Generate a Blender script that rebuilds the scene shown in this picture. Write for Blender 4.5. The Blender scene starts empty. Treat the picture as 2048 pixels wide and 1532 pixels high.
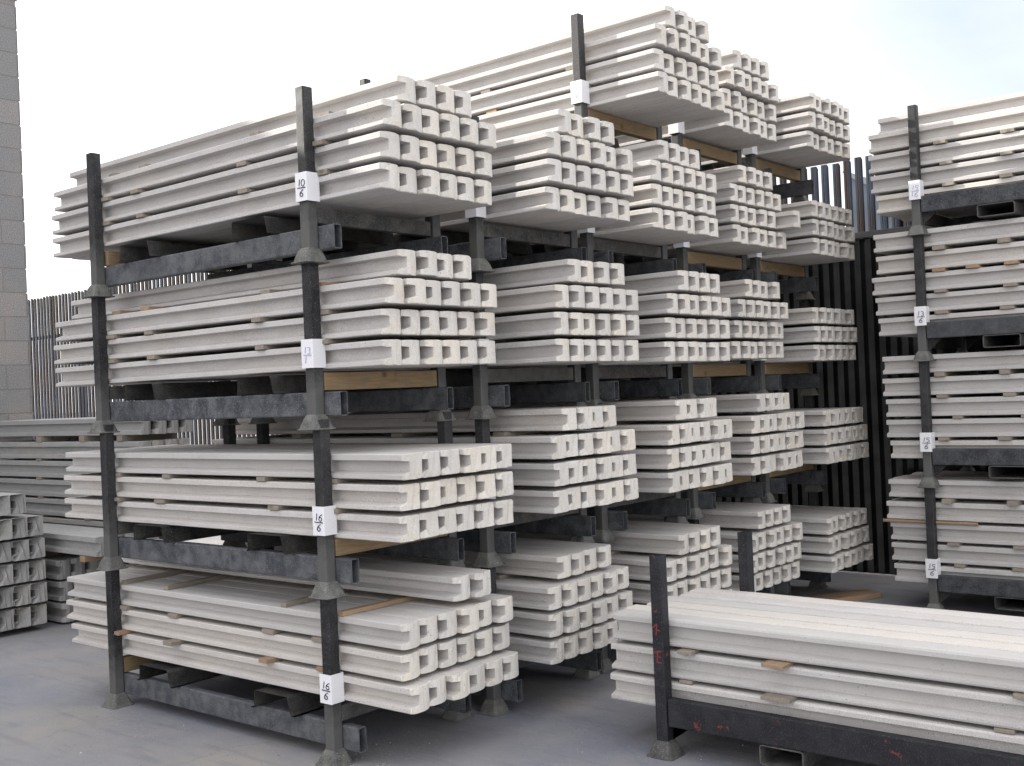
import bpy, bmesh, math, random
from mathutils import Vector, Matrix
R = math.radians
random.seed(7)
S = bpy.context.scene
COL = S.collection

# ------------------------------------------------------------ camera
fw = Vector((-0.63662254, 0.77114952, 0.00633767)); rt = Vector((0.77030403, 0.6362722, -0.04230128))
up = Vector((0.03665309, 0.02204801, 0.9990848))
cam = bpy.data.cameras.new('camera'); co = bpy.data.objects.new('camera', cam); COL.objects.link(co)
m = Matrix((rt, up, -fw)).transposed().to_4x4(); m.translation = Vector((5.5199, -3.2325, 1.6)); co.matrix_world = m
cam.sensor_width = 36; cam.lens = 2231.5/2048*36; cam.clip_end = 2000; cam.clip_start = .05
S.camera = co

# ------------------------------------------------------------ sky, sun, exposure
SUN = Vector((-0.882, -0.253, 0.397)).normalized()
EL = math.asin(SUN.z); AZ = math.atan2(SUN.x, SUN.y)          # azimuth measured from +Y towards +X
W = bpy.data.worlds.new("World"); S.world = W; W.use_nodes = True
nt = W.node_tree; nt.nodes.clear()
out = nt.nodes.new('ShaderNodeOutputWorld'); bg = nt.nodes.new('ShaderNodeBackground'); sky = nt.nodes.new('ShaderNodeTexSky')
sky.sky_type = 'NISHITA'; sky.sun_disc = False; sky.sun_elevation = EL; sky.sun_rotation = AZ
sky.dust_density = 5.5; sky.air_density = 1.1; sky.ozone_density = 1.0; sky.altitude = 20
# thin white veil of high cloud, thicker to one side of the sky
tc = nt.nodes.new('ShaderNodeTexCoord'); mp = nt.nodes.new('ShaderNodeMapping'); mp.inputs['Scale'].default_value = (1.2, 1.2, 3.2)
nz = nt.nodes.new('ShaderNodeTexNoise'); nz.inputs['Scale'].default_value = 2.2; nz.inputs['Detail'].default_value = 7; nz.inputs['Roughness'].default_value = .58
rp = nt.nodes.new('ShaderNodeValToRGB'); rp.color_ramp.elements[0].position = .36; rp.color_ramp.elements[1].position = .62
rp.color_ramp.elements[0].color = (.62, .62, .62, 1); rp.color_ramp.elements[1].color = (.9, .9, .9, 1)
mx = nt.nodes.new('ShaderNodeMix'); mx.data_type = 'RGBA'; mx.inputs['B'].default_value = (8.8, 8.72, 8.95, 1)
nt.links.new(tc.outputs['Generated'], mp.inputs['Vector']); nt.links.new(mp.outputs['Vector'], nz.inputs['Vector'])
nt.links.new(nz.outputs['Fac'], rp.inputs['Fac']); 
dt = nt.nodes.new('ShaderNodeVectorMath'); dt.operation = 'DOT_PRODUCT'; dt.inputs[1].default_value = Vector((-.12, .93, .34)).normalized()
nrm = nt.nodes.new('ShaderNodeVectorMath'); nrm.operation = 'NORMALIZE'; nt.links.new(tc.outputs['Generated'], nrm.inputs[0]); nt.links.new(nrm.outputs[0], dt.inputs[0])
mr = nt.nodes.new('ShaderNodeMapRange'); mr.inputs['From Min'].default_value = .985; mr.inputs['From Max'].default_value = .90; mr.inputs['To Min'].default_value = .30; mr.inputs['To Max'].default_value = 1
nt.links.new(dt.outputs['Value'], mr.inputs['Value'])
ml = nt.nodes.new('ShaderNodeMath'); ml.operation = 'MULTIPLY'; nt.links.new(rp.outputs['Color'], ml.inputs[0]); nt.links.new(mr.outputs[0], ml.inputs[1])
nt.links.new(ml.outputs[0], mx.inputs['Factor'])
nt.links.new(sky.outputs['Color'], mx.inputs['A']); nt.links.new(mx.outputs['Result'], bg.inputs['Color'])
bg.inputs['Strength'].default_value = 0.125; nt.links.new(bg.outputs['Background'], out.inputs['Surface'])
sl = bpy.data.lights.new('sun', 'SUN'); sl.energy = 5.0; sl.angle = R(.5); sl.color = (1, .955, .88)
so = bpy.data.objects.new('sun', sl); COL.objects.link(so); so.rotation_euler = SUN.to_track_quat('Z', 'Y').to_euler(); so.location = (-20, -10, 20)
S.view_settings.view_transform = 'Standard'; S.view_settings.look = 'None'; S.view_settings.gamma = 1
S.view_settings.exposure = 1.05

# ------------------------------------------------------------ materials
def N(t, typ, **k):
    n = t.nodes.new(typ)
    for a, b in k.items():
        if a in n.inputs: n.inputs[a].default_value = b
        else: setattr(n, a, b)
    return n
def ramp(t, src, stops):
    r = t.nodes.new('ShaderNodeValToRGB'); e = r.color_ramp.elements
    while len(e) > len(stops): e.remove(e[-1])
    while len(e) < len(stops): e.new(1)
    for q, (p, c) in zip(e, stops):
        q.position = p; q.color = (c, c, c, 1) if not isinstance(c, tuple) else (*c, 1)
    t.links.new(src, r.inputs['Fac']); return r.outputs['Color']
def mix(t, f, a, b, mode='MIX'):
    x = t.nodes.new('ShaderNodeMix'); x.data_type = 'RGBA'; x.blend_type = mode
    for s, v in ((x.inputs['Factor'], f), (x.inputs['A'], a), (x.inputs['B'], b)):
        if hasattr(v, 'is_output') or hasattr(v, 'links'): t.links.new(v, s)
        elif isinstance(v, tuple): s.default_value = (*v, 1)
        else: s.default_value = v
    return x.outputs['Result']
def base(name, rough=.85):
    m = bpy.data.materials.new(name); m.use_nodes = True; t = m.node_tree
    b = t.nodes['Principled BSDF']; b.inputs['Roughness'].default_value = rough
    return m, t, b
def noise(t, scale, det=5, vec=None, rough=.55):
    n = N(t, 'ShaderNodeTexNoise', Scale=scale, Detail=det, Roughness=rough)
    if vec is not None: t.links.new(vec, n.inputs['Vector'])
    return n.outputs['Fac']
def bump(t, b, h, dist, strength=.6, prev=None):
    k = N(t, 'ShaderNodeBump', Strength=strength, Distance=dist); t.links.new(h, k.inputs['Height'])
    if prev is not None: t.links.new(prev, k.inputs['Normal'])
    t.links.new(k.outputs['Normal'], b.inputs['Normal']); return k.outputs['Normal']
def objvec(t):
    """object coordinates shifted by a per-object random amount, so that copies differ"""
    c = t.nodes.new('ShaderNodeTexCoord'); o = t.nodes.new('ShaderNodeObjectInfo')
    s = N(t, 'ShaderNodeMath', operation='MULTIPLY'); t.links.new(o.outputs['Random'], s.inputs[0]); s.inputs[1].default_value = 37
    a = N(t, 'ShaderNodeVectorMath', operation='ADD'); t.links.new(c.outputs['Object'], a.inputs[0]); t.links.new(s.outputs[0], a.inputs[1])
    return a.outputs[0], o.outputs['Random'], c.outputs['Object']

def concrete(name, c0, c1, warm, pits=.6, stain=.35, sc=3.1, aged=(.36, .35, .31)):
    m, t, b = base(name, .9); v, rnd, ov = objvec(t)
    col = mix(t, ramp(t, noise(t, 9, 4, v), [(.3, 0.), (.7, 1.)]), c0, c1)
    col = mix(t, ramp(t, noise(t, sc, 4, v), [(.48, 0.), (.66, stain)]), col, warm)
    # streaky smear marks along the casting
    mp = N(t, 'ShaderNodeMapping'); mp.inputs['Scale'].default_value = (1.5, 14, 14); t.links.new(v, mp.inputs['Vector'])
    col = mix(t, ramp(t, noise(t, 2.0, 4, mp.outputs[0]), [(.50, 0.), (.74, .55)]), col, tuple(x*.72 for x in c0))
    # fine grain
    col = mix(t, ramp(t, noise(t, 420, 2, v), [(.40, .6), (.56, 0.)]), col, tuple(x*.48 for x in c0))
    # dark pinholes
    vo = N(t, 'ShaderNodeTexVoronoi', Scale=38); t.links.new(v, vo.inputs['Vector'])
    gate = ramp(t, noise(t, 5, 2, v), [(.47, 0.), (.56, pits)])
    dots = mix(t, 1.0, ramp(t, vo.outputs['Distance'], [(.09, 1.), (.15, 0.)]), gate, 'MULTIPLY')
    col = mix(t, dots, col, tuple(x*.35 for x in c0))
    # grey green bloom and rust freckles in patches
    col = mix(t, ramp(t, noise(t, sc*1.9, 5, v, .7), [(.52, 0.), (.68, .75)]), col, aged)
    col = mix(t, ramp(t, noise(t, 31, 4, v, .7), [(.68, 0.), (.73, .5)]), col, (.40, .31, .21))
    # cast-to-cast tint: batches run from grey to cream
    col = mix(t, ramp(t, rnd, [(0., .6), (.45, 0.), (1., 0.)]), col, tuple(x*.70 for x in c1))
    col = mix(t, ramp(t, rnd, [(0., 0.), (.6, 0.), (1., .35)]), col, tuple(a*b_ for a, b_ in zip(c1, (1.04, .97, .86))))
    t.links.new(col, b.inputs['Base Color'])
    n1 = bump(t, b, noise(t, 260, 4, v), .0012, .5)
    bump(t, b, noise(t, 22, 4, v), .003, .35, n1)
    return m
M = {}
M['side'] = concrete('cast concrete sides', (.56, .537, .52), (.64, .617, .595), (.60, .555, .49), .8, .5, 3.1, (.49, .475, .44))
M['end'] = concrete('warm light-brightened concrete ends', (.67, .64, .59), (.74, .71, .66), (.66, .57, .43), .9, .55, 9, (.52, .51, .455))  # warm end tint; stronger light on the +X faces is painted in as paler
M['greyc'] = concrete('weathered concrete greyed for shade', (.36, .355, .35), (.44, .435, .425), (.40, .38, .34), .5)  # greyer base colour carries the shade of the left-hand piles, besides weathering marks
M['blockm'] = None

def steel(name, dark, dust, amt=.5, red=0.0, flake=0.0, low=0, dustc=(.125, .125, .118)):
    m, t, b = base(name, .55); v, rnd, ov = objvec(t)
    sep = N(t, 'ShaderNodeSeparateXYZ'); t.links.new(ov, sep.inputs[0])
    mask = ramp(t, noise(t, 14, 6, v, .65), [(.38, 0.), (.72, amt)])
    col = mix(t, mask, dark, dust)
    col = mix(t, ramp(t, noise(t, 190, 3, v), [(.58, 0.), (.68, .6)]), col, tuple(min(1, x*2.2) for x in dust))
    mp = N(t, 'ShaderNodeMapping'); mp.inputs['Scale'].default_value = (30, 30, 3); t.links.new(v, mp.inputs['Vector'])
    col = mix(t, ramp(t, noise(t, 1.3, 4, mp.outputs[0]), [(.55, 0.), (.8, amt*.7)]), col, tuple(x*.8 for x in dust))
    if flake: col = mix(t, ramp(t, noise(t, 9, 5, v, .7), [(.70, 0.), (.73, flake)]), col, (.10, .045, .025))
    if red: col = mix(t, ramp(t, noise(t, 15, 7, v, .7), [(red, 0.), (red+.015, .9)]), col, (.20, .035, .03))
    col = mix(t, ramp(t, rnd, [(0., 0.), (1., .3)]), col, tuple(x*.9 for x in dust))
    if low:      # cement dust caked on the lowest part, with a ragged upper edge
        ad = N(t, 'ShaderNodeMath', operation='MULTIPLY_ADD'); t.links.new(noise(t, 24, 5, v, .7), ad.inputs[0]); ad.inputs[1].default_value = .22; t.links.new(sep.outputs['Z'], ad.inputs[2])
        col = mix(t, ramp(t, ad.outputs[0], [(low-.06, .75), (low+.12, 0.)]), col, dustc)
    t.links.new(col, b.inputs['Base Color']); b.inputs['Specular IOR Level'].default_value = .3
    rr = ramp(t, mask, [(0., .55), (1., .9)]); t.links.new(rr, b.inputs['Roughness'])
    bump(t, b, noise(t, 90, 5, v), .001, .35)
    return m
M['steel'] = steel('painted blue grey steel', (.018, .020, .026), (.11, .113, .116), .65)
M['beam'] = steel('dusty blue grey beam', (.032, .037, .046), (.15, .155, .16), .9, 0, .5)
M['foot'] = steel('dusty grey green foot', (.07, .071, .07), (.19, .188, .17), .95)
M['upright'] = steel('worn black upright', (.005, .0055, .0075), (.075, .074, .074), .5, 0, .4, .32)
M['redsteel'] = steel('black steel with red paint showing', (.005, .005, .0075), (.05, .052, .058), .45, .64)
M['bar'] = steel('dull end bar', (.035, .036, .037), (.15, .143, .13), .7)

def wood(name, c0, c1):
    m, t, b = base(name, .85); v, rnd, ov = objvec(t)
    mp = N(t, 'ShaderNodeMapping'); mp.inputs['Scale'].default_value = (30, 3, 30); t.links.new(v, mp.inputs['Vector'])
    g = noise(t, 3, 6, mp.outputs[0], .6)
    col = mix(t, ramp(t, g, [(.3, 0.), (.7, 1.)]), c0, c1)
    vo = N(t, 'ShaderNodeTexVoronoi', Scale=7); t.links.new(v, vo.inputs['Vector'])
    col = mix(t, ramp(t, vo.outputs['Distance'], [(.05, .8), (.16, 0.)]), col, tuple(x*.35 for x in c0))
    col = mix(t, ramp(t, noise(t, 12, 5, v), [(.5, 0.), (.75, .5)]), col, (.16, .155, .15))
    col = mix(t, ramp(t, rnd, [(0., 0.), (1., .45)]), col, tuple(x*.55 for x in c1))
    t.links.new(col, b.inputs['Base Color']); bump(t, b, g, .002, .5)
    return m
M['batten'] = wood('weathered grey batten', (.24, .20, .155), (.33, .29, .24))
M['newbatten'] = wood('fresh orange batten', (.30, .19, .11), (.42, .29, .18))
M['bearer'] = wood('brown bearer timber', (.21, .14, .07), (.33, .235, .13))
m, t, b = base('white plastic sleeve', .4)
t.links.new(mix(t, ramp(t, noise(t, 30, 4), [(.42, 0.), (.68, .7)]), (.84, .84, .87), (.62, .61, .58)), b.inputs['Base Color']); M['sleeve'] = m
m, t, b = base('marker ink', .6); b.inputs['Base Color'].default_value = (.012, .014, .05, 1); M['ink'] = m
m, t, b = base('faded marker ink', .6); b.inputs['Base Color'].default_value = (.33, .35, .55, 1); M['fadedink'] = m
m, t, b = base('red paint marking', .6); b.inputs['Base Color'].default_value = (.24, .03, .03, 1); M['redpaint'] = m

def ground_mat():
    m, t, b = base('dusty yard concrete', .8); c = t.nodes.new('ShaderNodeTexCoord').outputs['Object']
    col = mix(t, ramp(t, noise(t, .75, 6, c, .6), [(.40, 0.), (.58, 1.)]), (.205, .213, .25), (.285, .28, .285))
    col = mix(t, ramp(t, noise(t, 1.1, 5, c), [(.52, 0.), (.70, .6)]), col, (.39, .355, .305))
    mp = N(t, 'ShaderNodeMapping'); mp.inputs['Scale'].default_value = (.9, 5, 1); mp.inputs['Rotation'].default_value = (0, 0, R(25)); t.links.new(c, mp.inputs['Vector'])
    col = mix(t, ramp(t, noise(t, 2.3, 6, mp.outputs[0], .62), [(.52, 0.), (.75, .55)]), col, (.145, .148, .17))
    col = mix(t, ramp(t, noise(t, 40, 5, c, .7), [(.55, 0.), (.72, .45)]), col, (.40, .385, .36))
    vo = N(t, 'ShaderNodeTexVoronoi', Scale=26); t.links.new(c, vo.inputs['Vector'])
    dots = mix(t, 1.0, ramp(t, vo.outputs['Distance'], [(.07, 1.), (.13, 0.)]), ramp(t, noise(t, 2.4, 4, c), [(.5, 0.), (.6, .9)]), 'MULTIPLY')
    col = mix(t, dots, col, (.04, .04, .045))
    t.links.new(col, b.inputs['Base Color'])
    col = mix(t, ramp(t, noise(t, 300, 3, c), [(.40, .4), (.52, 0.)]), col, (.07, .07, .08))
    vc = N(t, 'ShaderNodeTexVoronoi', Scale=.55, feature='DISTANCE_TO_EDGE'); dn = N(t, 'ShaderNodeVectorMath', operation='MULTIPLY_ADD')
    nn_ = N(t, 'ShaderNodeTexNoise', Scale=3.0, Detail=5.0); t.links.new(c, nn_.inputs['Vector']); t.links.new(nn_.outputs['Color'], dn.inputs[0]); dn.inputs[1].default_value = (.35, .35, 0); t.links.new(c, dn.inputs[2]); t.links.new(dn.outputs[0], vc.inputs['Vector'])
    col = mix(t, ramp(t, vc.outputs['Distance'], [(.0008, .12), (.003, 0.)]), col, (.05, .05, .055))
    t.links.new(col, b.inputs['Base Color'])
    n1 = bump(t, b, noise(t, 60, 6, c, .7), .004, .5); bump(t, b, noise(t, 5, 5, c), .012, .4, n1)
    t.links.new(ramp(t, noise(t, 1.1, 5, c), [(.35, .62), (.6, .92)]), b.inputs['Roughness'])
    return m
M['ground'] = ground_mat()

def block_mat():
    m, t, b = base('concrete blockwork', .95); c = t.nodes.new('ShaderNodeTexCoord').outputs['Object']
    sp = N(t, 'ShaderNodeSeparateXYZ'); t.links.new(c, sp.inputs[0]); cb = N(t, 'ShaderNodeCombineXYZ')
    t.links.new(sp.outputs['Y'], cb.inputs['X']); t.links.new(sp.outputs['Z'], cb.inputs['Y'])
    br = N(t, 'ShaderNodeTexBrick', Scale=1.0); br.inputs['Brick Width'].default_value = .44; br.inputs['Row Height'].default_value = .225
    br.inputs['Mortar Size'].default_value = .006; br.inputs['Mortar Smooth'].default_value = .3; br.inputs['Bias'].default_value = -.25
    br.inputs['Color1'].default_value = (.27, .267, .265, 1); br.inputs['Color2'].default_value = (.42, .375, .35, 1); br.inputs['Mortar'].default_value = (.24, .235, .23, 1)
    t.links.new(cb.outputs[0], br.inputs['Vector'])
    col = mix(t, ramp(t, noise(t, 110, 5, c, .7), [(.42, .8), (.58, 0.)]), br.outputs['Color'], (.13, .125, .12))
    col = mix(t, ramp(t, noise(t, 2.2, 4, c), [(.5, 0.), (.75, .5)]), col, (.33, .28, .24))
    t.links.new(col, b.inputs['Base Color'])
    inv = N(t, 'ShaderNodeMath', operation='SUBTRACT'); inv.inputs[0].default_value = 1; t.links.new(br.outputs['Fac'], inv.inputs[1])
    n1 = bump(t, b, inv.outputs[0], .008, .8); bump(t, b, noise(t, 120, 5, c), .004, .8, n1)
    return m
M['block'] = block_mat()
def plain(name, c0, c1, scale=6, rough=.7):
    m, t, b = base(name, rough); v, rnd, ov = objvec(t)
    t.links.new(mix(t, ramp(t, noise(t, scale, 5, v), [(.35, 0.), (.65, 1.)]), c0, c1), b.inputs['Base Color'])
    bump(t, b, noise(t, 40, 4, v), .002, .3); return m
def pale_mat():
    m, t, b = base('weathered blue grey pale steel', .8); v, rnd, ov = objvec(t)
    col = mix(t, ramp(t, noise(t, 4, 5, v), [(.35, 0.), (.65, 1.)]), (.045, .064, .095), (.07, .092, .13))
    mp = N(t, 'ShaderNodeMapping'); mp.inputs['Scale'].default_value = (8, 8, .6); t.links.new(v, mp.inputs['Vector'])
    col = mix(t, ramp(t, noise(t, 1.6, 5, mp.outputs[0]), [(.44, 0.), (.55, .9)]), col, (.055, .033, .024))
    t.links.new(col, b.inputs['Base Color']); return m
M['pale'] = pale_mat()
M['rail'] = plain('dark fence rail', (.010, .011, .013), (.025, .026, .03), 6, .9)
M['sheet'] = plain('black corrugated sheeting', (.006, .0065, .007), (.014, .015, .016), 6, 1.0); M['sheet'].node_tree.nodes['Principled BSDF'].inputs['Specular IOR Level'].default_value = .1
M['shed'] = plain('blue grey shed cladding', (.045, .06, .085), (.07, .088, .12), 2, .9)
M['roof'] = plain('grey shed roofing', (.10, .11, .12), (.15, .16, .17), 2)
M['stone'] = plain('crumbled concrete', (.45, .44, .42), (.55, .54, .5), 60, .95)

# ------------------------------------------------------------ helpers
def obj(name, bm, mats, parent=None, loc=(0, 0, 0)):
    me = bpy.data.meshes.new(name); bm.normal_update(); bm.to_mesh(me); bm.free()
    for q in (mats if isinstance(mats, (list, tuple)) else [mats]): me.materials.append(q)
    o = bpy.data.objects.new(name, me); COL.objects.link(o); o.location = loc; o.parent = parent
    return o
def tag(o, label=None, cat=None, group=None, kind=None):
    for k, v in (('label', label), ('category', cat), ('group', group), ('kind', kind)):
        if v: o[k] = v
    return o
def empty(name, loc=(0, 0, 0)):
    o = bpy.data.objects.new(name, None); COL.objects.link(o); o.location = loc; o.empty_display_size = .1; return o
def box(bm, x0, x1, y0, y1, z0, z1, bev=0, mi=0):
    vs = [bm.verts.new((x, y, z)) for z in (z0, z1) for y in (y0, y1) for x in (x0, x1)]
    fs = [bm.faces.new([vs[i] for i in f]) for f in ((0, 2, 3, 1), (4, 5, 7, 6), (0, 1, 5, 4), (2, 6, 7, 3), (0, 4, 6, 2), (1, 3, 7, 5))]
    for f in fs: f.material_index = mi
    if bev:
        es = list({e for f in fs for e in f.edges}); bmesh.ops.bevel(bm, geom=es, offset=bev, segments=2, affect='EDGES', profile=.6)
def boxbm(*a, **k):
    bm = bmesh.new(); box(bm, *a, **k); return bm
def copy_tree(o, parent=None):
    c = o.copy(); COL.objects.link(c)
    if parent is not None: c.parent = parent
    for ch in list(o.children): copy_tree(ch, c)
    return c
def tube_bm(axis, x0, x1, a, b, th=.004, ch=.005):
    """rectangular hollow section along an axis, outer size a x b, with open ends and rounded corners"""
    def ring(hx, hy, c):
        P = []
        for sx, sy, k in ((1, 1, 0), (-1, 1, 1), (-1, -1, 2), (1, -1, 3)):
            for q in (0, 45, 90):
                an = R(90*k+q); P.append((sx*(hx-c)+c*math.cos(an), sy*(hy-c)+c*math.sin(an)))
        return P
    bm = bmesh.new(); o = ring(a/2, b/2, ch); i = ring(a/2-th, b/2-th, max(ch-th, .0015)); n = len(o)
    def V(p, x): return bm.verts.new({'x': (x, p[0], p[1]), 'y': (p[0], x, p[1]), 'z': (p[0], p[1], x)}[axis])
    O0 = [V(p, x0) for p in o]; O1 = [V(p, x1) for p in o]; I0 = [V(p, x0) for p in i]; I1 = [V(p, x1) for p in i]
    for k in range(n):
        j = (k+1) % n
        bm.faces.new((O0[k], O0[j], O1[j], O1[k])); bm.faces.new((I0[j], I0[k], I1[k], I1[j]))
        bm.faces.new((O0[j], O0[k], I0[k], I0[j])); bm.faces.new((O1[k], O1[j], I1[j], I1[k]))
    bmesh.ops.recalc_face_normals(bm, faces=bm.faces)
    return bm
def shift(bm, v): bmesh.ops.translate(bm, verts=bm.verts, vec=v); return bm

# ------------------------------------------------------------ setting
g = bmesh.new(); bmesh.ops.create_grid(g, x_segments=1, y_segments=1, size=400)
tag(obj('ground', g, M['ground']), kind='structure')

def building():
    r = empty('block_building', (-4.62, 1.96, 0))
    tag(r, 'tall grey concrete block building at the left edge of the yard', 'building')
    bm = boxbm(-7, 0, -16, 0, 0, 5.47)
    w = obj('wall', bm, M['block'], r)
    # slightly uneven block ends at the corner
    bm = bmesh.new(); rn = random.Random(3)
    for i in range(24):
        d = .004+.006*rn.random(); box(bm, -.30-.1*(i % 2), .0015+.003*rn.random(), -.002, d, i*.225+.008, min((i+1)*.225-.006, 5.46))
    obj('corner_block', bm, M['block'], r)
    obj('wall_coping', boxbm(-7.04, .035, -16.04, .04, 5.472, 5.53), M['greyc'], r)
building()

def fence():
    rn = random.Random(11); n = 0
    X = 4.1; bay = 19*.0946; names = []
    while X > -15.7:
        r = empty('palisade_fence', (X-bay, 5.6, 0)); bm = bmesh.new(); rr = rn
        for i in range(19):
            x0 = .02+i*.0946; hh = 3.36+rr.uniform(-.012, .012); w = .067
            pts = [(0, 0), (.007, .016), (.025, .018), (.029, .015), (.038, .018), (.060, .016), (w, 0)]
            tilt = rr.uniform(-.005, .005)*(3 if rr.random() < .12 else 1)
            lo = []; hi = []
            for (px, py) in pts:
                lo.append(bm.verts.new((x0+px, -py, .05))); hi.append(bm.verts.new((x0+px+tilt, -py, hh-(.02 if px in (0, w) else 0))))
            for q in range(len(pts)-1): bm.faces.new((lo[q], lo[q+1], hi[q+1], hi[q]))
        bmesh.ops.solidify(bm, geom=bm.faces[:], thickness=.003)
        obj('pale_panel', bm, M['pale'], r)
        obj('rail', boxbm(0, bay, .004, .04, 2.71, 2.76, bev=.004), M['rail'], r); obj('rail', boxbm(0, bay, .004, .04, .62, .67, bev=.004), M['rail'], r)
        obj('fence_post', boxbm(-.03, .03, .045, .12, 0, 3.1, bev=.004), M['rail'], r)
        names.append(r); X -= bay
    W_ = ['first', 'second', 'third', 'fourth', 'fifth', 'sixth', 'seventh', 'eighth', 'ninth', 'tenth', 'eleventh', 'twelfth']
    for i, r in enumerate(names):
        tag(r, 'tall steel palisade fence bay behind the stacks, %s bay from the right' % W_[i], 'fence', 'bays of the palisade fence')
    sh = bmesh.new(); box(sh, -.42, 4.1, .0, .012, 0, 2.70)
    for q in range(50): box(sh, -.40+q*.09, -.355+q*.09, -.010, -.0005, 0, 2.70)
    r = empty('sheeting_screen', (0, 5.54, 0)); tag(r, 'black corrugated sheeting screen in front of the fence, right of the stacks', 'screen')
    obj('sheeting', sh, M['sheet'], r)
    obj('cap_rail', boxbm(-.42, 4.1, -.02, .01, 2.705, 2.755, bev=.004), M['rail'], r)
fence()

def shed():
    r = empty('shed', (-.39, 11, 0)); tag(r, 'blue grey clad shed with sloping gable behind the palisade fence', 'shed')
    prof = [(0, 4.27), (.14, 4.17), (.53, 3.93), (1.15, 3.40), (6, 3.38)]
    bm = bmesh.new(); f0 = [bm.verts.new((x, 0, z)) for x, z in prof]+[bm.verts.new((6, 0, 0)), bm.verts.new((0, 0, 0))]
    f = bm.faces.new(f0); e = bmesh.ops.extrude_face_region(bm, geom=[f])
    bmesh.ops.translate(bm, verts=[v for v in e['geom'] if isinstance(v, bmesh.types.BMVert)], vec=(0, 5, 0)); bmesh.ops.recalc_face_normals(bm, faces=bm.faces)
    obj('wall', bm, M['shed'], r)
    bm = bmesh.new()
    for (x0, z0), (x1, z1) in zip(prof[:-1], prof[1:]):
        a = [bm.verts.new((x, y, z)) for x, y, z in ((x0, -.06, z0+.01), (x1, -.06, z1+.01), (x1, 5.06, z1+.01), (x0, 5.06, z0+.01))]; bm.faces.new(a)
    bmesh.ops.remove_doubles(bm, verts=bm.verts, dist=.001); bmesh.ops.solidify(bm, geom=bm.faces[:], thickness=-.03)
    obj('roof', bm, M['roof'], r)
    bm = bmesh.new()
    for i in range(60): box(bm, i*.1, i*.1+.03, -.02, -.001, 0, 3.37)
    obj('cladding_rib', bm, M['shed'], r)
shed()

# ------------------------------------------------------------ concrete posts
def post_mesh(name, L, w, h, fl, sd, sag, seed, mside, mend, quarter=False, c=.0045):
    """slotted post: origin at its near end, bottom front edge; runs towards -X, slot open on -Y"""
    rn = random.Random(seed); 
    ys = [0, .004, .02, sd, sd+.02, w*.62, w*.82, w-.004, w]
    s0, s1 = fl-.006, h-fl-.001
    top = []; bot = []
    for y in ys:
        e = c if y in (0, w) else (c*.25 if y in (.004, w-.004) else 0)
        top.append((y, h-e)); bot.append((y, e))
    def slot(y, upper):
        q = min(y/sd, 1); return (s1-.004*q) if upper else (s0+.014*q)     # the slot floor is sloped, its roof nearly flat
    ring = []                                        # section outline, counter clockwise seen from +X
    ring += [(y, z, 'b', i) for i, (y, z) in enumerate(bot)]
    ring += [(y, z, 't', i) for i, (y, z) in reversed(list(enumerate(top)))]
    ring += [(ys[i], slot(ys[i], True), 'u', i) for i in range(4)]
    ring += [(ys[i], slot(ys[i], False), 'l', i) for i in (3, 2, 1, 0)]
    xs = [0, -.006, -.15, -.5, -1.0, -1.5, -2.0, -L+.3, -L+.006, -L]
    xs = sorted({round(x, 4) for x in xs if x >= -L}, reverse=True)
    bm = bmesh.new(); R_ = []
    wob = [(rn.uniform(-.0012, .0012), rn.uniform(-.0015, .0015)) for _ in xs]
    chip = {i: (rn.random() < .3)*rn.uniform(.004, .014) for i in range(len(ring))}
    for k, x in enumerate(xs):
        row = []
        for i, (y, z, kind, idx) in enumerate(ring):
            yy, zz, xx = y, z, x
            if x > -.1:
                u = (y-w*.42)/(w*.58); xx = x - sag*u*u
                if k == 0: xx -= rn.uniform(0, .0016)+chip[i]*.5; 
            yy += wob[k][0]+(rn.uniform(-.0004, .0004)); zz += wob[k][1]*(.6)+rn.uniform(-.0005, .0005)
            if k == 0: zz += (h/2-z)/h*(.004+chip[i]*.8); yy += (w/2-y)/w*.003
            row.append(bm.verts.new((xx, yy, zz)))
        R_.append(row)
    n = len(ring)
    for a, b_ in zip(R_[:-1], R_[1:]):
        first = a is R_[0]
        for i in range(n):
            j = (i+1) % n; f = bm.faces.new((a[i], b_[i], b_[j], a[j])); f.material_index = 1 if first else 0
    idx = {(q[2], q[3]): i for i, q in enumerate(ring)}
    def cap(row, flip):
        for i in range(len(ys)-1):
            if i < 3:
                qs = [(('b', i), ('b', i+1), ('l', i+1), ('l', i)), (('u', i), ('u', i+1), ('t', i+1), ('t', i))]
            else:
                if i == 3:
                    f = [row[idx[q]] for q in (('b', 3), ('b', 4), ('t', 4), ('t', 3), ('u', 3), ('l', 3))]
                    bm.faces.new(f[::-1] if flip else f).material_index = 1
                    continue
                qs = [(('b', i), ('b', i+1), ('t', i+1), ('t', i))]
            for q in qs:
                f = [row[idx[p]] for p in q]; bm.faces.new(f[::-1] if flip else f).material_index = 1
    cap(R_[0], False); cap(R_[-1], True)
    bmesh.ops.recalc_face_normals(bm, faces=bm.faces)
    if quarter:
        fs = [f for f in bm.faces if all(v.co.x > -.004 for v in f.verts)]
        bmesh.ops.triangulate(bm, faces=fs)
        es = [e for e in bm.edges if all(v.co.x > -.004 for v in e.verts)]
        bmesh.ops.subdivide_edges(bm, edges=es, cuts=4, use_grid_fill=True)
        for v in bm.verts:
            if v.co.x > -.004:
                q = max(0, (1-v.co.y/w)+.75*v.co.z/h-.75); v.co.x -= .095*min(q, 1)**.8
    me = bpy.data.meshes.new(name); bm.to_mesh(me); bm.free(); me.materials.append(mside); me.materials.append(mend)
    return me
PW, PH = .1205, .109
ROUND = [post_mesh('round_ended_post', 2.71, PW, PH, .026, .042, .020, s, M['side'], M['end']) for s in range(5)]
FLAT = [post_mesh('flat_ended_post', 2.71, PW, PH, .026, .042, .003, s+20, M['side'], M['end']) for s in range(4)]
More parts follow.
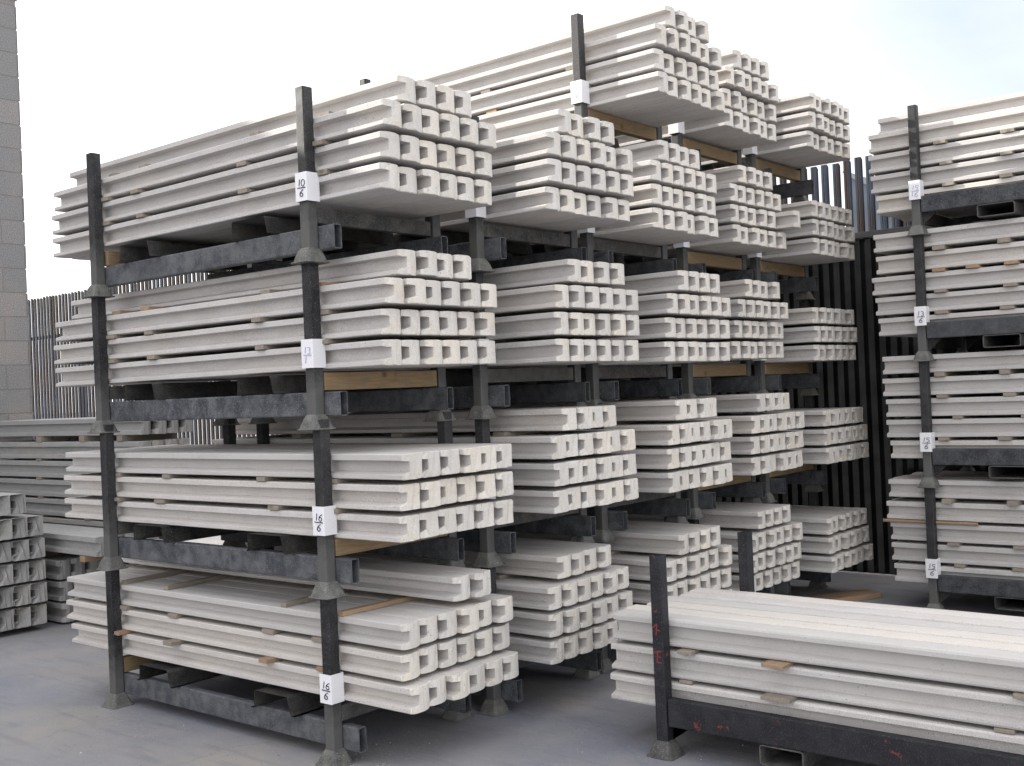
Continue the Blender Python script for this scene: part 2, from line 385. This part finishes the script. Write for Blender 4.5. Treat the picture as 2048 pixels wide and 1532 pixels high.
RPOST = [post_mesh('square_post', 2.74, .118, .120, .030, .040, .002, s+40, M['side'], M['end']) for s in range(3)]
FPOST = [post_mesh('square_post', 2.74, .114, .119, .027, .040, .002, s+50, M['side'], M['end'], c=.010) for s in range(3)]
QPOST = [post_mesh('quarter_ended_post', 2.2, .118, .142, .04, .04, .0, s+60, M['greyc'], M['greyc'], True) for s in range(3)]
GPOST = [post_mesh('grey_round_post', 2.34, .118, .142, .038, .035, .028, s+70, M['greyc'], M['greyc']) for s in range(3)]

CAMP = Vector((5.52, -3.23, 1.6))
posts = []           # (mesh, location, rotation, label, group, score)
def add_post(me, loc, label, group, score, rot=(0, 0, 0)): posts.append((me, loc, rot, label, group, score))
ORD = ['first', 'second', 'third', 'fourth', 'fifth', 'sixth']
STK = ['nearest stack', 'second stack back', 'third stack back', 'fourth stack back', 'rearmost stack']
TIER = ['ground rack', 'second rack up', 'third rack up', 'fourth rack up', 'fifth rack up']
H = .7309; LX = 1.743; WY = .792
YF = [0, .9624, 1.9061, 2.9957, 3.9862]; XO = [0, .1095, .1231, .0926, .0977]
ZL = [.262, .392, .522, .653]
ENDS = {(1, 1): [2.21, 2.16, 2.17], (1, 2): [2.19, 2.20, 2.22], (1, 3): [2.13, 2.13, 2.16, 2.12], (1, 4): [2.16, 2.17, 2.19, 2.16],
 (2, 4): [2.29, 2.31, 2.31, 2.29], (2, 3): [2.31, 2.31, 2.32, 2.31], (2, 2): [2.26, 2.27, 2.26, 2.24], (2, 1): [2.20, 2.20, 2.20, 2.17],
 (3, 5): [2.36, 2.34, 2.36, 2.35], (3, 4): [2.29, 2.29, 2.29, 2.27], (3, 3): [2.33, 2.34, 2.36, 2.36], (3, 2): [2.32, 2.32, 2.33, 2.31], (3, 1): [2.27, 2.28, 2.28, 2.29],
 (4, 5): [2.17, 2.16, 2.19, 2.18], (4, 4): [2.19, 2.18, 2.18, 2.18], (4, 3): [2.15, 2.17, 2.20, 2.19], (4, 2): [2.25, 2.25, 2.26, 2.24], (4, 1): [2.19, 2.21, 2.22, 2.21],
 (5, 5): [2.26, 2.28, 2.29], (5, 4): [2.27, 2.27, 2.27], (5, 3): [2.24, 2.25, 2.24], (5, 2): [2.30, 2.29, 2.29], (5, 1): [2.30, 2.29, 2.28]}
DZ = {(1, 4): .014, (1, 1): .012, (1, 2): -.009, (1, 3): .003, (2, 4): .003, (2, 3): .002, (2, 2): .006, (2, 1): .008, (3, 5): -.009, (3, 4): -.005, (3, 3): -.006, (3, 2): .013, (4, 2): .014, (4, 3): .014, (4, 4): .011, (4, 5): .011, (4, 1): .005, (5, 5): .006, (5, 4): -.005, (5, 3): -.009, (5, 2): .006, (5, 1): -.007}
LAY = ['bottom layer', 'second layer', 'third layer', 'top layer']
rn = random.Random(5)
for (j, t), ends in ENDS.items():
    nl = len(ends)
    for l, xe in enumerate(ends):
        n = 4 if l == 3 else 6
        ystart = YF[j-1]+.033+(PW+.002 if l == 3 else 0)
        for i in range(n):
            flat = (t == 2)
            me = rn.choice(FLAT if flat else ROUND)
            dx = 0 if i == 0 else rn.uniform(-.017, .013)
            if (j, t, l, i) == (4, 4, 1, 5): dx = .13
            loc = (xe+dx+(0 if flat else .011), ystart+i*(PW+.0018)+rn.uniform(0, .0012), (t-1)*H+ZL[l]+DZ.get((j, t), 0)+rn.uniform(-.001, .001))
            D = (Vector(loc)-CAMP).length
            s = PW*PH/D/D*.55
            if i == 0: s += (2.2*PH*.7 if j == 1 else .45*PH)/D/D
            if (j, t) == (1, 2) and l == 2 or (t == 1 and l == 3) or (j, t) == (1, 1) and l == 2: s += .02/D/D
            lay = 'top layer' if l == nl-1 else LAY[l]
            lab = '%s-ended concrete post, %s from left in %s, %s, %s' % ('flat' if flat else 'round', ORD[i], lay, TIER[t-1], STK[j-1])
            add_post(me, loc, lab, 'slotted concrete posts on the racks of the five stacks', s)
# the two extra posts lying loose on the ground rack
for i in range(2):
    add_post(ROUND[i], (2.16+i*.02, .385+i*.122, .668+.006), 'round-ended concrete post, %s of the two lying alone on top of nearest ground rack' % ('front' if i == 0 else 'rear'),
             'slotted concrete posts on the racks of the five stacks', 1)
# right hand stack
RX, RY, RH = 2.9093, 4.2424, .8373
RZ = [.188, .330, .470, .612, .762]
RE = {1: [2.635, 2.62, 2.62, 2.60, 2.62], 2: [2.645, 2.625, 2.625, 2.61, 2.615], 3: [2.60, 2.585, 2.565, 2.60, 2.59], 4: [2.62, 2.59, 2.58, 2.585, 2.61]}
RL = ['bottom layer', 'second layer', 'third layer', 'fourth layer', 'top layer']
for t in range(1, 5):
    for l in range(5):
        rec = (t == 4 and l == 4)
        for i in range(5 if rec else 6):
            z = (t-1)*RH+RZ[l]-(.02 if rec else 0)
            loc = (RE[t][l]+2.74+(0 if i == 0 else rn.uniform(-.02, .02)), RY+.036+(.12 if rec else 0)+i*.121, z)
            s = .5 if i == 0 else (.0006 if (l == 4 and t == 1) else .0)
            add_post(rn.choice(RPOST), loc, 'square concrete post, %s %s, %s, right-hand stack' % ('front post of' if i == 0 else ORD[i]+' post of', RL[l], TIER[t-1]),
                     'square concrete posts in the right-hand stack', s)
# front rack
FX, FY = 2.9097, .8653
for l, (z, xl) in enumerate(((.190, 2.612), (.325, 2.618), (.462, 2.640))):
    for i in range(6):
        loc = (xl+2.74+(0 if i == 0 else (.0, -.02, .02, .012, .05, .03)[i]), FY+.036+i*.1225, z+((0, -.0015, .001, -.001, .002, 0)[i] if l == 2 else 0))
        s = 1.0 if (l == 2 or i == 0) else .0
        add_post(rn.choice(FPOST), loc, 'pale concrete post, %s from front in %s of the low front rack' % (ORD[i], ['bottom layer', 'second layer', 'top layer'][l]), 'concrete posts on the low front rack', s)
# background piles on the left
for l in range(6):
    for i in range(6 if l < 5 else 3):
        y = .735-i*.121 if l < 5 else .625-i*.121
        loc = (-2.33+rn.uniform(-.03, .012)-(.02 if l == 5 else 0), y, .045+l*.161+(.0 if l < 5 else .008))
        add_post(rn.choice(QPOST), loc, 'grey post with slanted end, %s from right in %s of the far left pile' % (ORD[i], ['bottom layer', 'second layer', 'third layer', 'fourth layer', 'fifth layer', 'top layer'][l]),
                 'slant-ended grey posts in the far left pile', .05 if i < 3 else 0)
for l in range(3):
    for i in range(3):
        add_post(rn.choice(GPOST), (-2.36+rn.uniform(-.01, .01)-.03*l, .985+i*.122, .015+l*.158), 'grey round-ended post, %s from left in %s of the low pile beside slanted ones' % (ORD[i], ['bottom layer', 'second layer', 'top layer'][l]),
                 'grey round-ended posts in the low pile', .05)
for i in range(3):
    add_post(GPOST[i], (-1.86+rn.uniform(-.01, .01), .985+i*.122, .535), 'grey round-ended post, %s of three resting on timber above the low pile' % ORD[i], 'grey posts on timber above the low pile', .05)
GL = ['lowest layer', 'second layer', 'third layer', 'fourth layer', 'fifth layer', 'sixth layer', 'seventh layer', 'eighth layer', 'top layer']
for l in range(9):
    for i in range(4):
        z = .06+l*.1605+(.03 if l == 8 else 0)
        add_post(rn.choice(GPOST), (-2.17+rn.uniform(-.015, .015)+(0 if l > 6 else rn.uniform(-.2, .1)), 1.55+i*.122+(.02 if l == 8 else 0), z),
                 'grey round-ended post, %s from front in %s of tall pile by block building' % (ORD[i], GL[l]), 'grey posts in the tall pile by the block building', .05 if (i == 0 or l >= 7) else 0)

posts.sort(key=lambda p: -p[5])
for me, loc, rot, label, group, s in posts[:300]:
    o = bpy.data.objects.new('concrete_post', me); COL.objects.link(o); o.location = loc
    o.rotation_euler = (rn.uniform(-.002, .002), 0, rn.uniform(-.0016, .0016)); tag(o, label, 'concrete post', group)
rest = bmesh.new()
for me, loc, rot, label, group, s in posts[300:]:
    n0 = len(rest.verts); rest.from_mesh(me); rest.verts.ensure_lookup_table()
    bmesh.ops.translate(rest, verts=rest.verts[n0:], vec=loc)
    gm = me.materials[0].name.startswith('weathered')
    if gm:
        rest.faces.ensure_lookup_table()
        for f in rest.faces:
            if f.verts[0].index == -1 or True: break
ro = obj('concrete_posts', rest, [M['side'], M['end']])
tag(ro, 'remaining pale concrete posts deeper in the stacks', 'concrete posts', kind='stuff')
print('posts', len(posts))

# ------------------------------------------------------------ racks
UW = .056
def foot_bm():
    bm = bmesh.new(); prof = [(0, .064), (.003, .0665), (.006, .065), (.008, .057), (.020, .0535), (.034, .049), (.048, .043), (.060, .0355), (.068, .0295)]
    rings = []
    for z, hw in prof:
        c = hw*.28 if z < .05 else hw*.18; rg = []
        for sx, sy, k in ((1, 1, 0), (-1, 1, 1), (-1, -1, 2), (1, -1, 3)):
            for q in (0, 45, 90):
                an = R(90*k+q); rg.append(bm.verts.new((sx*(hw-c)+c*math.cos(an), sy*(hw-c)+c*math.sin(an), z)))
        rings.append(rg)
    for a, b_ in zip(rings[:-1], rings[1:]):
        for i in range(12): bm.faces.new((a[i], a[(i+1) % 12], b_[(i+1) % 12], b_[i]))
    bm.faces.new(rings[0][::-1]); bm.faces.new(rings[-1])
    return bm
def strokes(lines, s, th=.0012, wd=.0035):
    """handwritten strokes as thin raised ribbons in the XZ plane facing -Y"""
    bm = bmesh.new()
    for ln in lines:
        P = [Vector((x*s, 0, z*s)) for x, z in ln]; L_ = []; R2 = []
        for i, p in enumerate(P):
            d = (P[min(i+1, len(P)-1)]-P[max(i-1, 0)]).normalized(); nrm = Vector((-d.z, 0, d.x))*wd/2
            L_.append(p+nrm); R2.append(p-nrm)
        off = -.0004*len(bm.verts)/40
        A, B, C2, D2 = [[bm.verts.new(v+Vector((0, y, 0))) for v in q] for q, y in ((L_, off-th), (R2, off-th), (R2, .0012), (L_, .0012))]
        for i in range(len(P)-1):
            for p, q in ((A, B), (B, C2), (C2, D2), (D2, A)): bm.faces.new((p[i], p[i+1], q[i+1], q[i]))
        bm.faces.new((A[0], B[0], C2[0], D2[0])); bm.faces.new((A[-1], B[-1], C2[-1], D2[-1]))
    bmesh.ops.recalc_face_normals(bm, faces=bm.faces)
    return bm
def arc(cx, cz, rx, rz, a0, a1, n=9): return [(cx+rx*math.cos(R(a0+(a1-a0)*i/n)), cz+rz*math.sin(R(a0+(a1-a0)*i/n))) for i in range(n+1)]
DG = {'1': [[(0, 0), (.04, 1)]], '0': [arc(.25, .5, .25, .48, 90, 450, 14)],
 '6': [[(.48, 1.0), (.25, .8), (.08, .5)]+arc(.27, .27, .22, .26, 150, 500, 12)],
 '5': [[(.5, 1), (.1, .98), (.06, .58)]+arc(.2, .3, .27, .3, 75, -110, 9)],
 '3': [arc(.2, .75, .22, .22, 130, -70, 8)+arc(.2, .26, .27, .28, 70, -120, 9)],
 '8': [arc(.25, .76, .19, .21, 270, -90, 12)+arc(.25, .28, .25, .27, 90, 450, 12)]}
def write(txt, faded=False):
    """a number written over another with a slash line between them"""
    a, b_ = txt.split('/'); ls = []
    for row, zz in ((a, .62), (b_, 0.0)):
        w = sum(.24 if c == '1' else .66 for c in row); x = -w/2+.1
        if row == '1' or len(row) == 1: x = -.2
        for c in row:
            for st in DG[c]: ls.append([((x+px)*.34/.34, zz+pz*.42 if True else 0) for px, pz in st])
            x += .3 if c == '1' else .68
    ls = [[(x*.62, z) for x, z in l] for l in ls]
    ls.append([(-.34, .5), (.38, .56)])
    return ls
def make_rack(kind, dark=False):
    r = empty('post_rack')
    Wd = WY; um = M['redsteel'] if kind == 'front' else M['upright']
    hgt = {'stack': H+.045, 'right': RH+.03, 'front': .862}[kind]
    low = {'stack': .20, 'right': .10, 'front': .09}[kind]
    for (x, y) in ((0, 0), (LX, 0), (LX, Wd), (0, Wd)):
        u = obj('upright', tube_bm('z', .06, hgt, UW, UW, .004, .006), um, r, (x, y, 0))
        obj('foot', foot_bm(), M['foot'] if kind != 'front' else M['bar'], r, (x, y, 0))
    if kind == 'stack':
        for y in (.054, Wd-.054):
            obj('side_beam', tube_bm('x', -.02, LX+.125, .045, .108, .0045, .007), M['beam'], r, (0, y, .112))
        for xa, xb in ((.24, .51), (1.20, 1.46)):
            bm = bmesh.new(); y0, y1 = -.012, Wd+.012
            P = [(xa-.03, .1675), (xa-.004, .1675), (xa+.002, .178), (xa+.006, .244), (xa+.014, .251), (xb-.020, .251), (xb-.012, .244), (xb+.004, .178), (xb+.012, .1675), (xb+.035, .1675)]
            A = [bm.verts.new((x, y0, z)) for x, z in P]; B = [bm.verts.new((x, y1, z)) for x, z in P]
            for i in range(len(P)-1): bm.faces.new((A[i], A[i+1], B[i+1], B[i]))
            bmesh.ops.solidify(bm, geom=bm.faces[:], thickness=.004)
            obj('fork_channel', bm, M['bar'], r)
        obj('end_bar', boxbm(LX-.02, LX+.018, UW/2+.006, Wd-UW/2-.006, .180, .250, bev=.003), M['bar'], r)
        obj('end_bar', boxbm(-.018, .02, UW/2+.006, Wd-UW/2-.006, .180, .250, bev=.003), M['bar'], r)
    else:
        zb = (.150, .258) if kind == 'right' else (.133, .252)
        bmn = M['beam'] if kind == 'right' else M['redsteel']
        for y in (0, Wd):
            obj('side_beam', boxbm(UW/2+.006, LX-UW/2-.006, y-.026, y+.020, zb[0], zb[1], bev=.006), M['redsteel'] if kind == 'front' else M['steel'], r)
        px = ((.39, .62), (1.12, 1.35)) if kind == 'right' else ((.46, .65), (1.12, 1.31))
        for xa, xb in px:
            zz = (zb[0]-.082, zb[0]-.002)
            obj('fork_pocket', shift(tube_bm('y', -.028, Wd+.028, xb-xa, zz[1]-zz[0], .005, .012), ((xa+xb)/2, 0, (zz[0]+zz[1])/2)), M['bar'], r)
        for x in (0, LX):
            obj('end_bar', boxbm(x-.022, x+.022, UW/2+.008, Wd-UW/2-.008, zb[0]-.06, zb[0]+.02, bev=.004), M['bar'], r)
            for y, d in ((0, 1), (Wd, -1)):      # triangular gusset between foot and beam
                bm = bmesh.new(); sx = 1 if x == 0 else -1
                v = [bm.verts.new((x+sx*a, y+d*.012, z)) for a, z in ((.034, zb[0]-.003), (.12, zb[0]-.003), (.034, .07))]
                bm.faces.new(v); bmesh.ops.solidify(bm, geom=bm.faces[:], thickness=.005)
                obj('gusset', bm, M['bar'], r)
    return r
def add_sleeve(r, x, z0, z1, text, faded=False):
    s = obj('label_sleeve', tube_bm('z', z0, z1, UW+.020, UW+.020, .004, .003), M['sleeve'], r, (x, 0, 0))
    if text:
        bm = strokes(write(text), .072 if not faded else .07, wd=.0032 if not faded else .0024)
        bmesh.ops.rotate(bm, verts=bm.verts, cent=(0, 0, 0), matrix=Matrix.Rotation(R(7), 3, 'Y'))
        obj('handwriting', bm, M['fadedink'] if faded else M['ink'], s, (.0, -(UW+.020)/2-.0009, z0+.020))
    return s
proto = make_rack('stack'); first = True
TEXT = {(1, 4): ('10/6', False), (1, 3): ('13/1', True), (1, 2): ('16/6', False), (1, 1): ('16/6', False), (3, 5): ('1/6', True)}
BEARER = {(1, 3), (1, 2), (3, 5), (4, 5), (4, 4), (5, 4), (4, 3), (5, 3), (5, 5), (5, 2), (4, 2)}
JX = {(1, 1): .015, (1, 2): .013, (1, 3): -.016, (1, 4): -.011, (2, 4): .016, (3, 1): -.02, (3, 2): .02}
def batten(x, y0, y1, z, label, new=False, group='timber spacers between layers of posts', wd=None, th=None, rz=0):
    wd = wd or rn.uniform(.062, .085); th = th or .0205
    bm = boxbm(-wd/2, wd/2, 0, y1-y0, 0, th, bev=.0025)
    for v in bm.verts: v.co.x += rn.uniform(-.0015, .0015); v.co.z += rn.uniform(-.0004, .0004)
    o = obj('timber_spacer', bm, M['newbatten'] if new else M['batten'], None, (x, y0, z)); o.rotation_euler = (0, 0, rz)
    return tag(o, label, 'spacer', group)
for (j, t), ends in sorted(ENDS.items()):
    rk = proto if first else copy_tree(proto); first = False
    rk.location = (XO[j-1]+JX.get((j, t), 0), YF[j-1], (t-1)*H)
    tag(rk, 'dark steel post rack with flared feet, %s, %s' % (TIER[t-1], STK[j-1]), 'post rack', 'steel post racks in the five stacks')
for (j, t), ends in sorted(ENDS.items()):
    rk = [o for o in bpy.data.objects if o.name.startswith('post_rack') and o.get('label', '').endswith('%s, %s' % (TIER[t-1], STK[j-1]))][0]
    if (j, t) in BEARER or (j, t) == (2, 9):
        for c in list(rk.children):
            if c.name.startswith('end_bar') and max(v.co.x for v in c.data.vertices) > 1: bpy.data.objects.remove(c)
        bm = boxbm(-.024, .024, 0, WY-UW-.016, 0, .079, bev=.003)
        o = obj('timber_bearer', bm, M['bearer'], None, (rk.location.x+LX, YF[j-1]+UW/2+.008, (t-1)*H+.172))
        tag(o, 'brown timber bearer under near post ends, %s, %s' % (TIER[t-1], STK[j-1]), 'timber bearer', 'timber bearers under the post ends')
    tx = TEXT.get((j, t), ('', False))
    add_sleeve(rk, LX, .272, .398, *tx)
for t in (4, 1):
    for c in [o for o in bpy.data.objects if o.get('label', '').startswith('dark steel post rack') and o['label'].endswith('%s, nearest stack' % TIER[t-1])][0].children:
        if c.name.startswith('end_bar') and max(v.co.x for v in c.data.vertices) < 1: bpy.data.objects.remove(c); break
    o = obj('timber_bearer', boxbm(-.024, .024, 0, WY-UW-.016, 0, .080, bev=.003), M['bearer'], None, (.012, UW/2+.008, (t-1)*H+.170))
    tag(o, 'brown timber bearer under the far left end of the posts, %s, nearest stack' % TIER[t-1], 'timber bearer', 'timber bearers under the post ends')

# spacers of the nearest stack
B1 = {(4, 3): (.07, .36, 1.31, 1.79), (4, 2): (.05, .34, 1.23, 1.79), (4, 1): (.04, .37, 1.24, 1.79),
      (3, 3): (.07, .34, 1.33, 1.69), (3, 2): (.05, .40, 1.31, 1.76), (3, 1): (.05, .43, 1.32, 1.76),
      (2, 2): (.05, .51, 1.28, 1.77), (2, 1): (.05, .44, 1.37, 1.78),
      (1, 2): (.07, .52, 1.29, 1.64), (1, 1): (.05, .54, 1.29, 1.66)}
PROT = {(1, 1, 0): .055, (1, 1, 1): .06, (1, 1, 2): .045, (1, 1, 3): .01, (3, 3, 0): -.105, (4, 3, 0): -.10}
for (t, l), xs in B1.items():
    for i, x in enumerate(xs):
        rec = (l == 3)
        pr = PROT.get((t, l, i), -.105 if rec else rn.uniform(.006, .022))
        y0 = .035-pr if not rec else .06
        if (t, l, i) in ((3, 3, 0), (3, 3, 1), (4, 3, 2)): y0 = .05
        batten(x, y0, .035+.70, (t-1)*H+ZL[l-1]+DZ.get((1, t), 0)+PH+.0004, 'thin timber spacer, %s from left, above %s, %s, nearest stack' % (ORD[i], LAY[l-1], TIER[t-1]),
               new=(t, l, i) in ((1, 1, 0), (3, 3, 1), (3, 3, 3), (1, 1, 3), (3, 3, 0), (1, 1, 2)), rz=rn.uniform(-.03, .03))
# long battens across the open top of the ground rack
for i, (x, y0, y1, rz) in enumerate(((.045, .045, .72, .10), (.435, .05, .73, .09), (1.395, .04, .73, .08), (1.80, .03, .73, -.03))):
    batten(x, y0, y1, ZL[2]+DZ[(1, 1)]+PH+.0008, 'long timber batten across the open top of nearest ground rack, %s from left' % ORD[i], new=(i == 3), group='battens across the nearest ground rack', wd=.036, rz=rz)
# spacers of the other stacks
for (j, t), ends in sorted(ENDS.items()):
    if j == 1: continue
    for l in range(1, len(ends)):
        for i, x in enumerate((.12, 1.0, 1.70)):
            xx = x+XO[j-1]+rn.uniform(-.05, .05)
            batten(xx, YF[j-1]+(.035 if l < 3 else .12)+rn.uniform(-.004, .01), YF[j-1]+.73, (t-1)*H+ZL[l-1]+DZ.get((j, t), 0)+PH+.0004,
                   'timber spacer, %s from left, above %s, %s, %s' % (ORD[i], LAY[l-1], TIER[t-1], STK[j-1]), new=(rn.random() < .15), rz=rn.uniform(-.02, .02))

# right hand stack racks
rr = make_rack('right')
RT = {4: ('15/16', True), 3: ('13/6', False), 2: ('15/6', False), 1: ('15/6', False)}
rks = [rr]+[copy_tree(rr) for _ in range(3)]
for t, k in enumerate(rks, 1):
    k.location = (RX, RY, (t-1)*RH); tag(k, 'black steel post rack with fork pockets, %s, right-hand stack' % TIER[t-1], 'post rack', 'racks of the right-hand stack')
    add_sleeve(k, 0, .238, .365, *RT[t])
RB = {(4, 4): (3.08, 3.46), (4, 3): (3.07, 3.49), (4, 2): (3.10, 3.48), (4, 1): (3.11, 3.47), (3, 4): (3.03, 3.44), (3, 3): (3.02, 3.24, 3.48), (3, 2): (3.03, 3.47), (3, 1): (3.03, 3.44),
      (2, 4): (3.0, 3.41), (2, 3): (3.01, 3.43), (2, 2): (3.1, 3.53), (2, 1): (3.01, 3.39), (1, 4): (3.02, 3.43), (1, 2): (3.04, 3.45), (1, 1): (3.07, 3.44)}
for (t, l), xs in RB.items():
    for i, x in enumerate(xs+(4.3,)):
        th = (RZ[l]-RZ[l-1]-.120)-.0008
        if (t, l) == (4, 4): th = .008; 
        pr = .055 if (t, l) in ((1, 4), (4, 4)) else rn.uniform(.005, .03)
        zz = (t-1)*RH+RZ[l-1]+.1204
        if (t, l) == (4, 4): zz -= .0; th = RZ[4]-.02-RZ[3]-.1208
        batten(x, RY+.036-pr+(.11 if (t, l) == (4, 4) else 0), RY+.72, zz, 'grey timber spacer, %s from left, above %s, %s, right-hand stack' % (ORD[i], RL[l-1], TIER[t-1]),
               new=(t, l) == (3, 3), group='timber spacers in the right-hand stack', wd=rn.uniform(.075, .085) if t > 2 else rn.uniform(.06, .08), th=th)
bm = bmesh.new(); bmesh.ops.create_cone(bm, cap_ends=True, segments=14, radius1=.0105, radius2=.0095, depth=.62)
for v in bm.verts: v.co = Vector((v.co.z, v.co.x, v.co.y))
bmesh.ops.bevel(bm, geom=[e for e in bm.edges if len(e.link_faces) == 2 and any(len(f.verts) > 6 for f in e.link_faces)], offset=.003, segments=2, affect='EDGES')
o = obj('wooden_pole', bm, M['newbatten'], None, (2.89, RY+.022, .6015)); tag(o, 'round wooden pole laid lengthwise between layers of the right-hand ground rack', 'pole')
# front rack
fr = make_rack('front'); fr.location = (FX, FY, 0); tag(fr, 'low black steel rack with red paint showing, in the right foreground', 'post rack')
for z, kk in ((.52, 0), (.405, 1)):
    bm = strokes([[(0, .0), (.0, .9)], [(0, .9), (-.35, .55)], [(0, .45), (.35, .4)]] if kk == 0 else [[(0, 0), (0, .9)], [(0, .9), (.35, .9)], [(0, .45), (.32, .45)], [(0, 0), (.4, .02)]], .055, wd=.0042)
    bmesh.ops.rotate(bm, verts=bm.verts, cent=(0, 0, 0), matrix=Matrix.Rotation(R(6), 3, 'Y'))
    o = obj('red_marking', bm, M['redpaint'], [c for c in fr.children if c.name.startswith('upright')][0], (-.006, -UW/2-.001, z))
for i, (l, x, w_, pr) in enumerate(((1, 3.44, .125, .05), (2, 3.02, .07, .035), (2, 3.44, .095, .06), (2, 4.38, .08, .02), (1, 4.3, .07, .0), (1, 3.0, .06, .0))):
    z = (.190, .325)[l-1]+.1192
    batten(x, FY+.036-pr, FY+.75, z, ['broad', 'narrow', 'broad', 'narrow', 'narrow', 'narrow'][i]+' timber spacer %s, %s gap of low front rack' % (['in middle', 'beside left upright', 'in middle', 'at far right', 'at far right', 'behind left upright'][i], 'lower' if l == 1 else 'upper'),
           group='timber spacers in the low front rack', wd=w_, th=.0155, new=(i == 2))

# supports below the background piles
for i, (x, y0, y1, z, th, where) in enumerate(((-2.6, .05, .86, 0, .044, 'under the far left pile'), (-4.2, .05, .86, 0, .044, 'under the rear of the far left pile'), (-2.45, 1.52, 2.05, 0, .058, 'under the tall pile'), (-4.2, 1.52, 2.05, 0, .058, 'under the rear of the tall pile'),
       (-2.05, .98, 1.36, .49, .043, 'between low pile and the posts above'), (-2.75, .98, 1.36, .475, .058, 'further back between low pile and the posts above'))):
    o = obj('timber_bearer', boxbm(-.035, .035, 0, y1-y0, 0, th, bev=.003), M['newbatten'] if i == 4 else M['batten'], None, (x, y0, z)); tag(o, 'timber bearer '+where, 'timber bearer')
n = 0
for l in range(1, 9):
    for x in (-2.35, -3.0, -3.7):
        gap = .0175+(.03 if l == 8 else 0); n += 1
        batten(x+rn.uniform(-.1, .1), 1.545, 2.03, .06+(l-1)*.1605+.1425, 'grey timber spacer, %s from right, above %s of tall pile by block building' % (ORD[[-2.35, -3.0, -3.7].index(x)], GL[l-1]), group='timber spacers in the tall pile', wd=.08, th=gap)

# plank, loose stones
o = obj('timber_plank', boxbm(-.09, .09, -.35, .35, 0, .035, bev=.003), M['newbatten'], None, (2.17, 4.32, .002)); o.rotation_euler = (0, 0, R(-28)); tag(o, 'brown plank lying on the ground behind the low front rack', 'plank')
def stone(x, y, s, label):
    bm = bmesh.new(); bmesh.ops.create_icosphere(bm, subdivisions=2, radius=s)
    q = random.Random(int(x*1000+y*77))
    for v in bm.verts: v.co *= q.uniform(.75, 1.15); v.co.z *= .7
    tag(obj('stone', bm, M['stone'], None, (x, y, s*.45)), label, 'stone', 'crumbs of concrete on the ground')
STN = [(1.0, -.9, .013, 'largest white concrete crumb on the open ground at lower left'), (.62, -.55, .006, 'small pale crumb on the ground left of the nearest stack'), (1.92, -.03, .011, 'pale crumb on the ground right of the nearest rack foot'),
       (1.98, -.05, .007, 'tiny crumb just beyond the crumb by the nearest foot'), (1.95, .05, .006, 'tiny crumb behind the nearest rack foot'), (3.15, .62, .008, 'crumb on the ground in front of the low front rack')]
for s_ in STN: stone(*s_)
gr = bmesh.new(); q = random.Random(9)
for i in range(700):
    cx, cy, sp = q.choice(((.3, -.1, .35), (1.9, 0, .15), (3.2, .75, .35), (-1.2, .6, .8), (1.6, -.2, .6), (2.6, .2, .9), (0, -.8, .9)))
    x = q.gauss(cx, sp); y = q.gauss(cy, sp*.6); s = q.uniform(.0012, .0045)
    a = [gr.verts.new((x+s*q.uniform(.6, 1.3)*math.cos(R(k*120+q.random()*60)), y+s*q.uniform(.6, 1.3)*math.sin(R(k*120+q.random()*60)), .0005)) for k in range(3)]; t_ = gr.verts.new((x, y, s))
    for k in range(3): gr.faces.new((a[k], a[(k+1) % 3], t_))
tag(obj('grit', gr, M['greyc']), 'fine grit scattered on the yard floor', 'grit', kind='stuff')
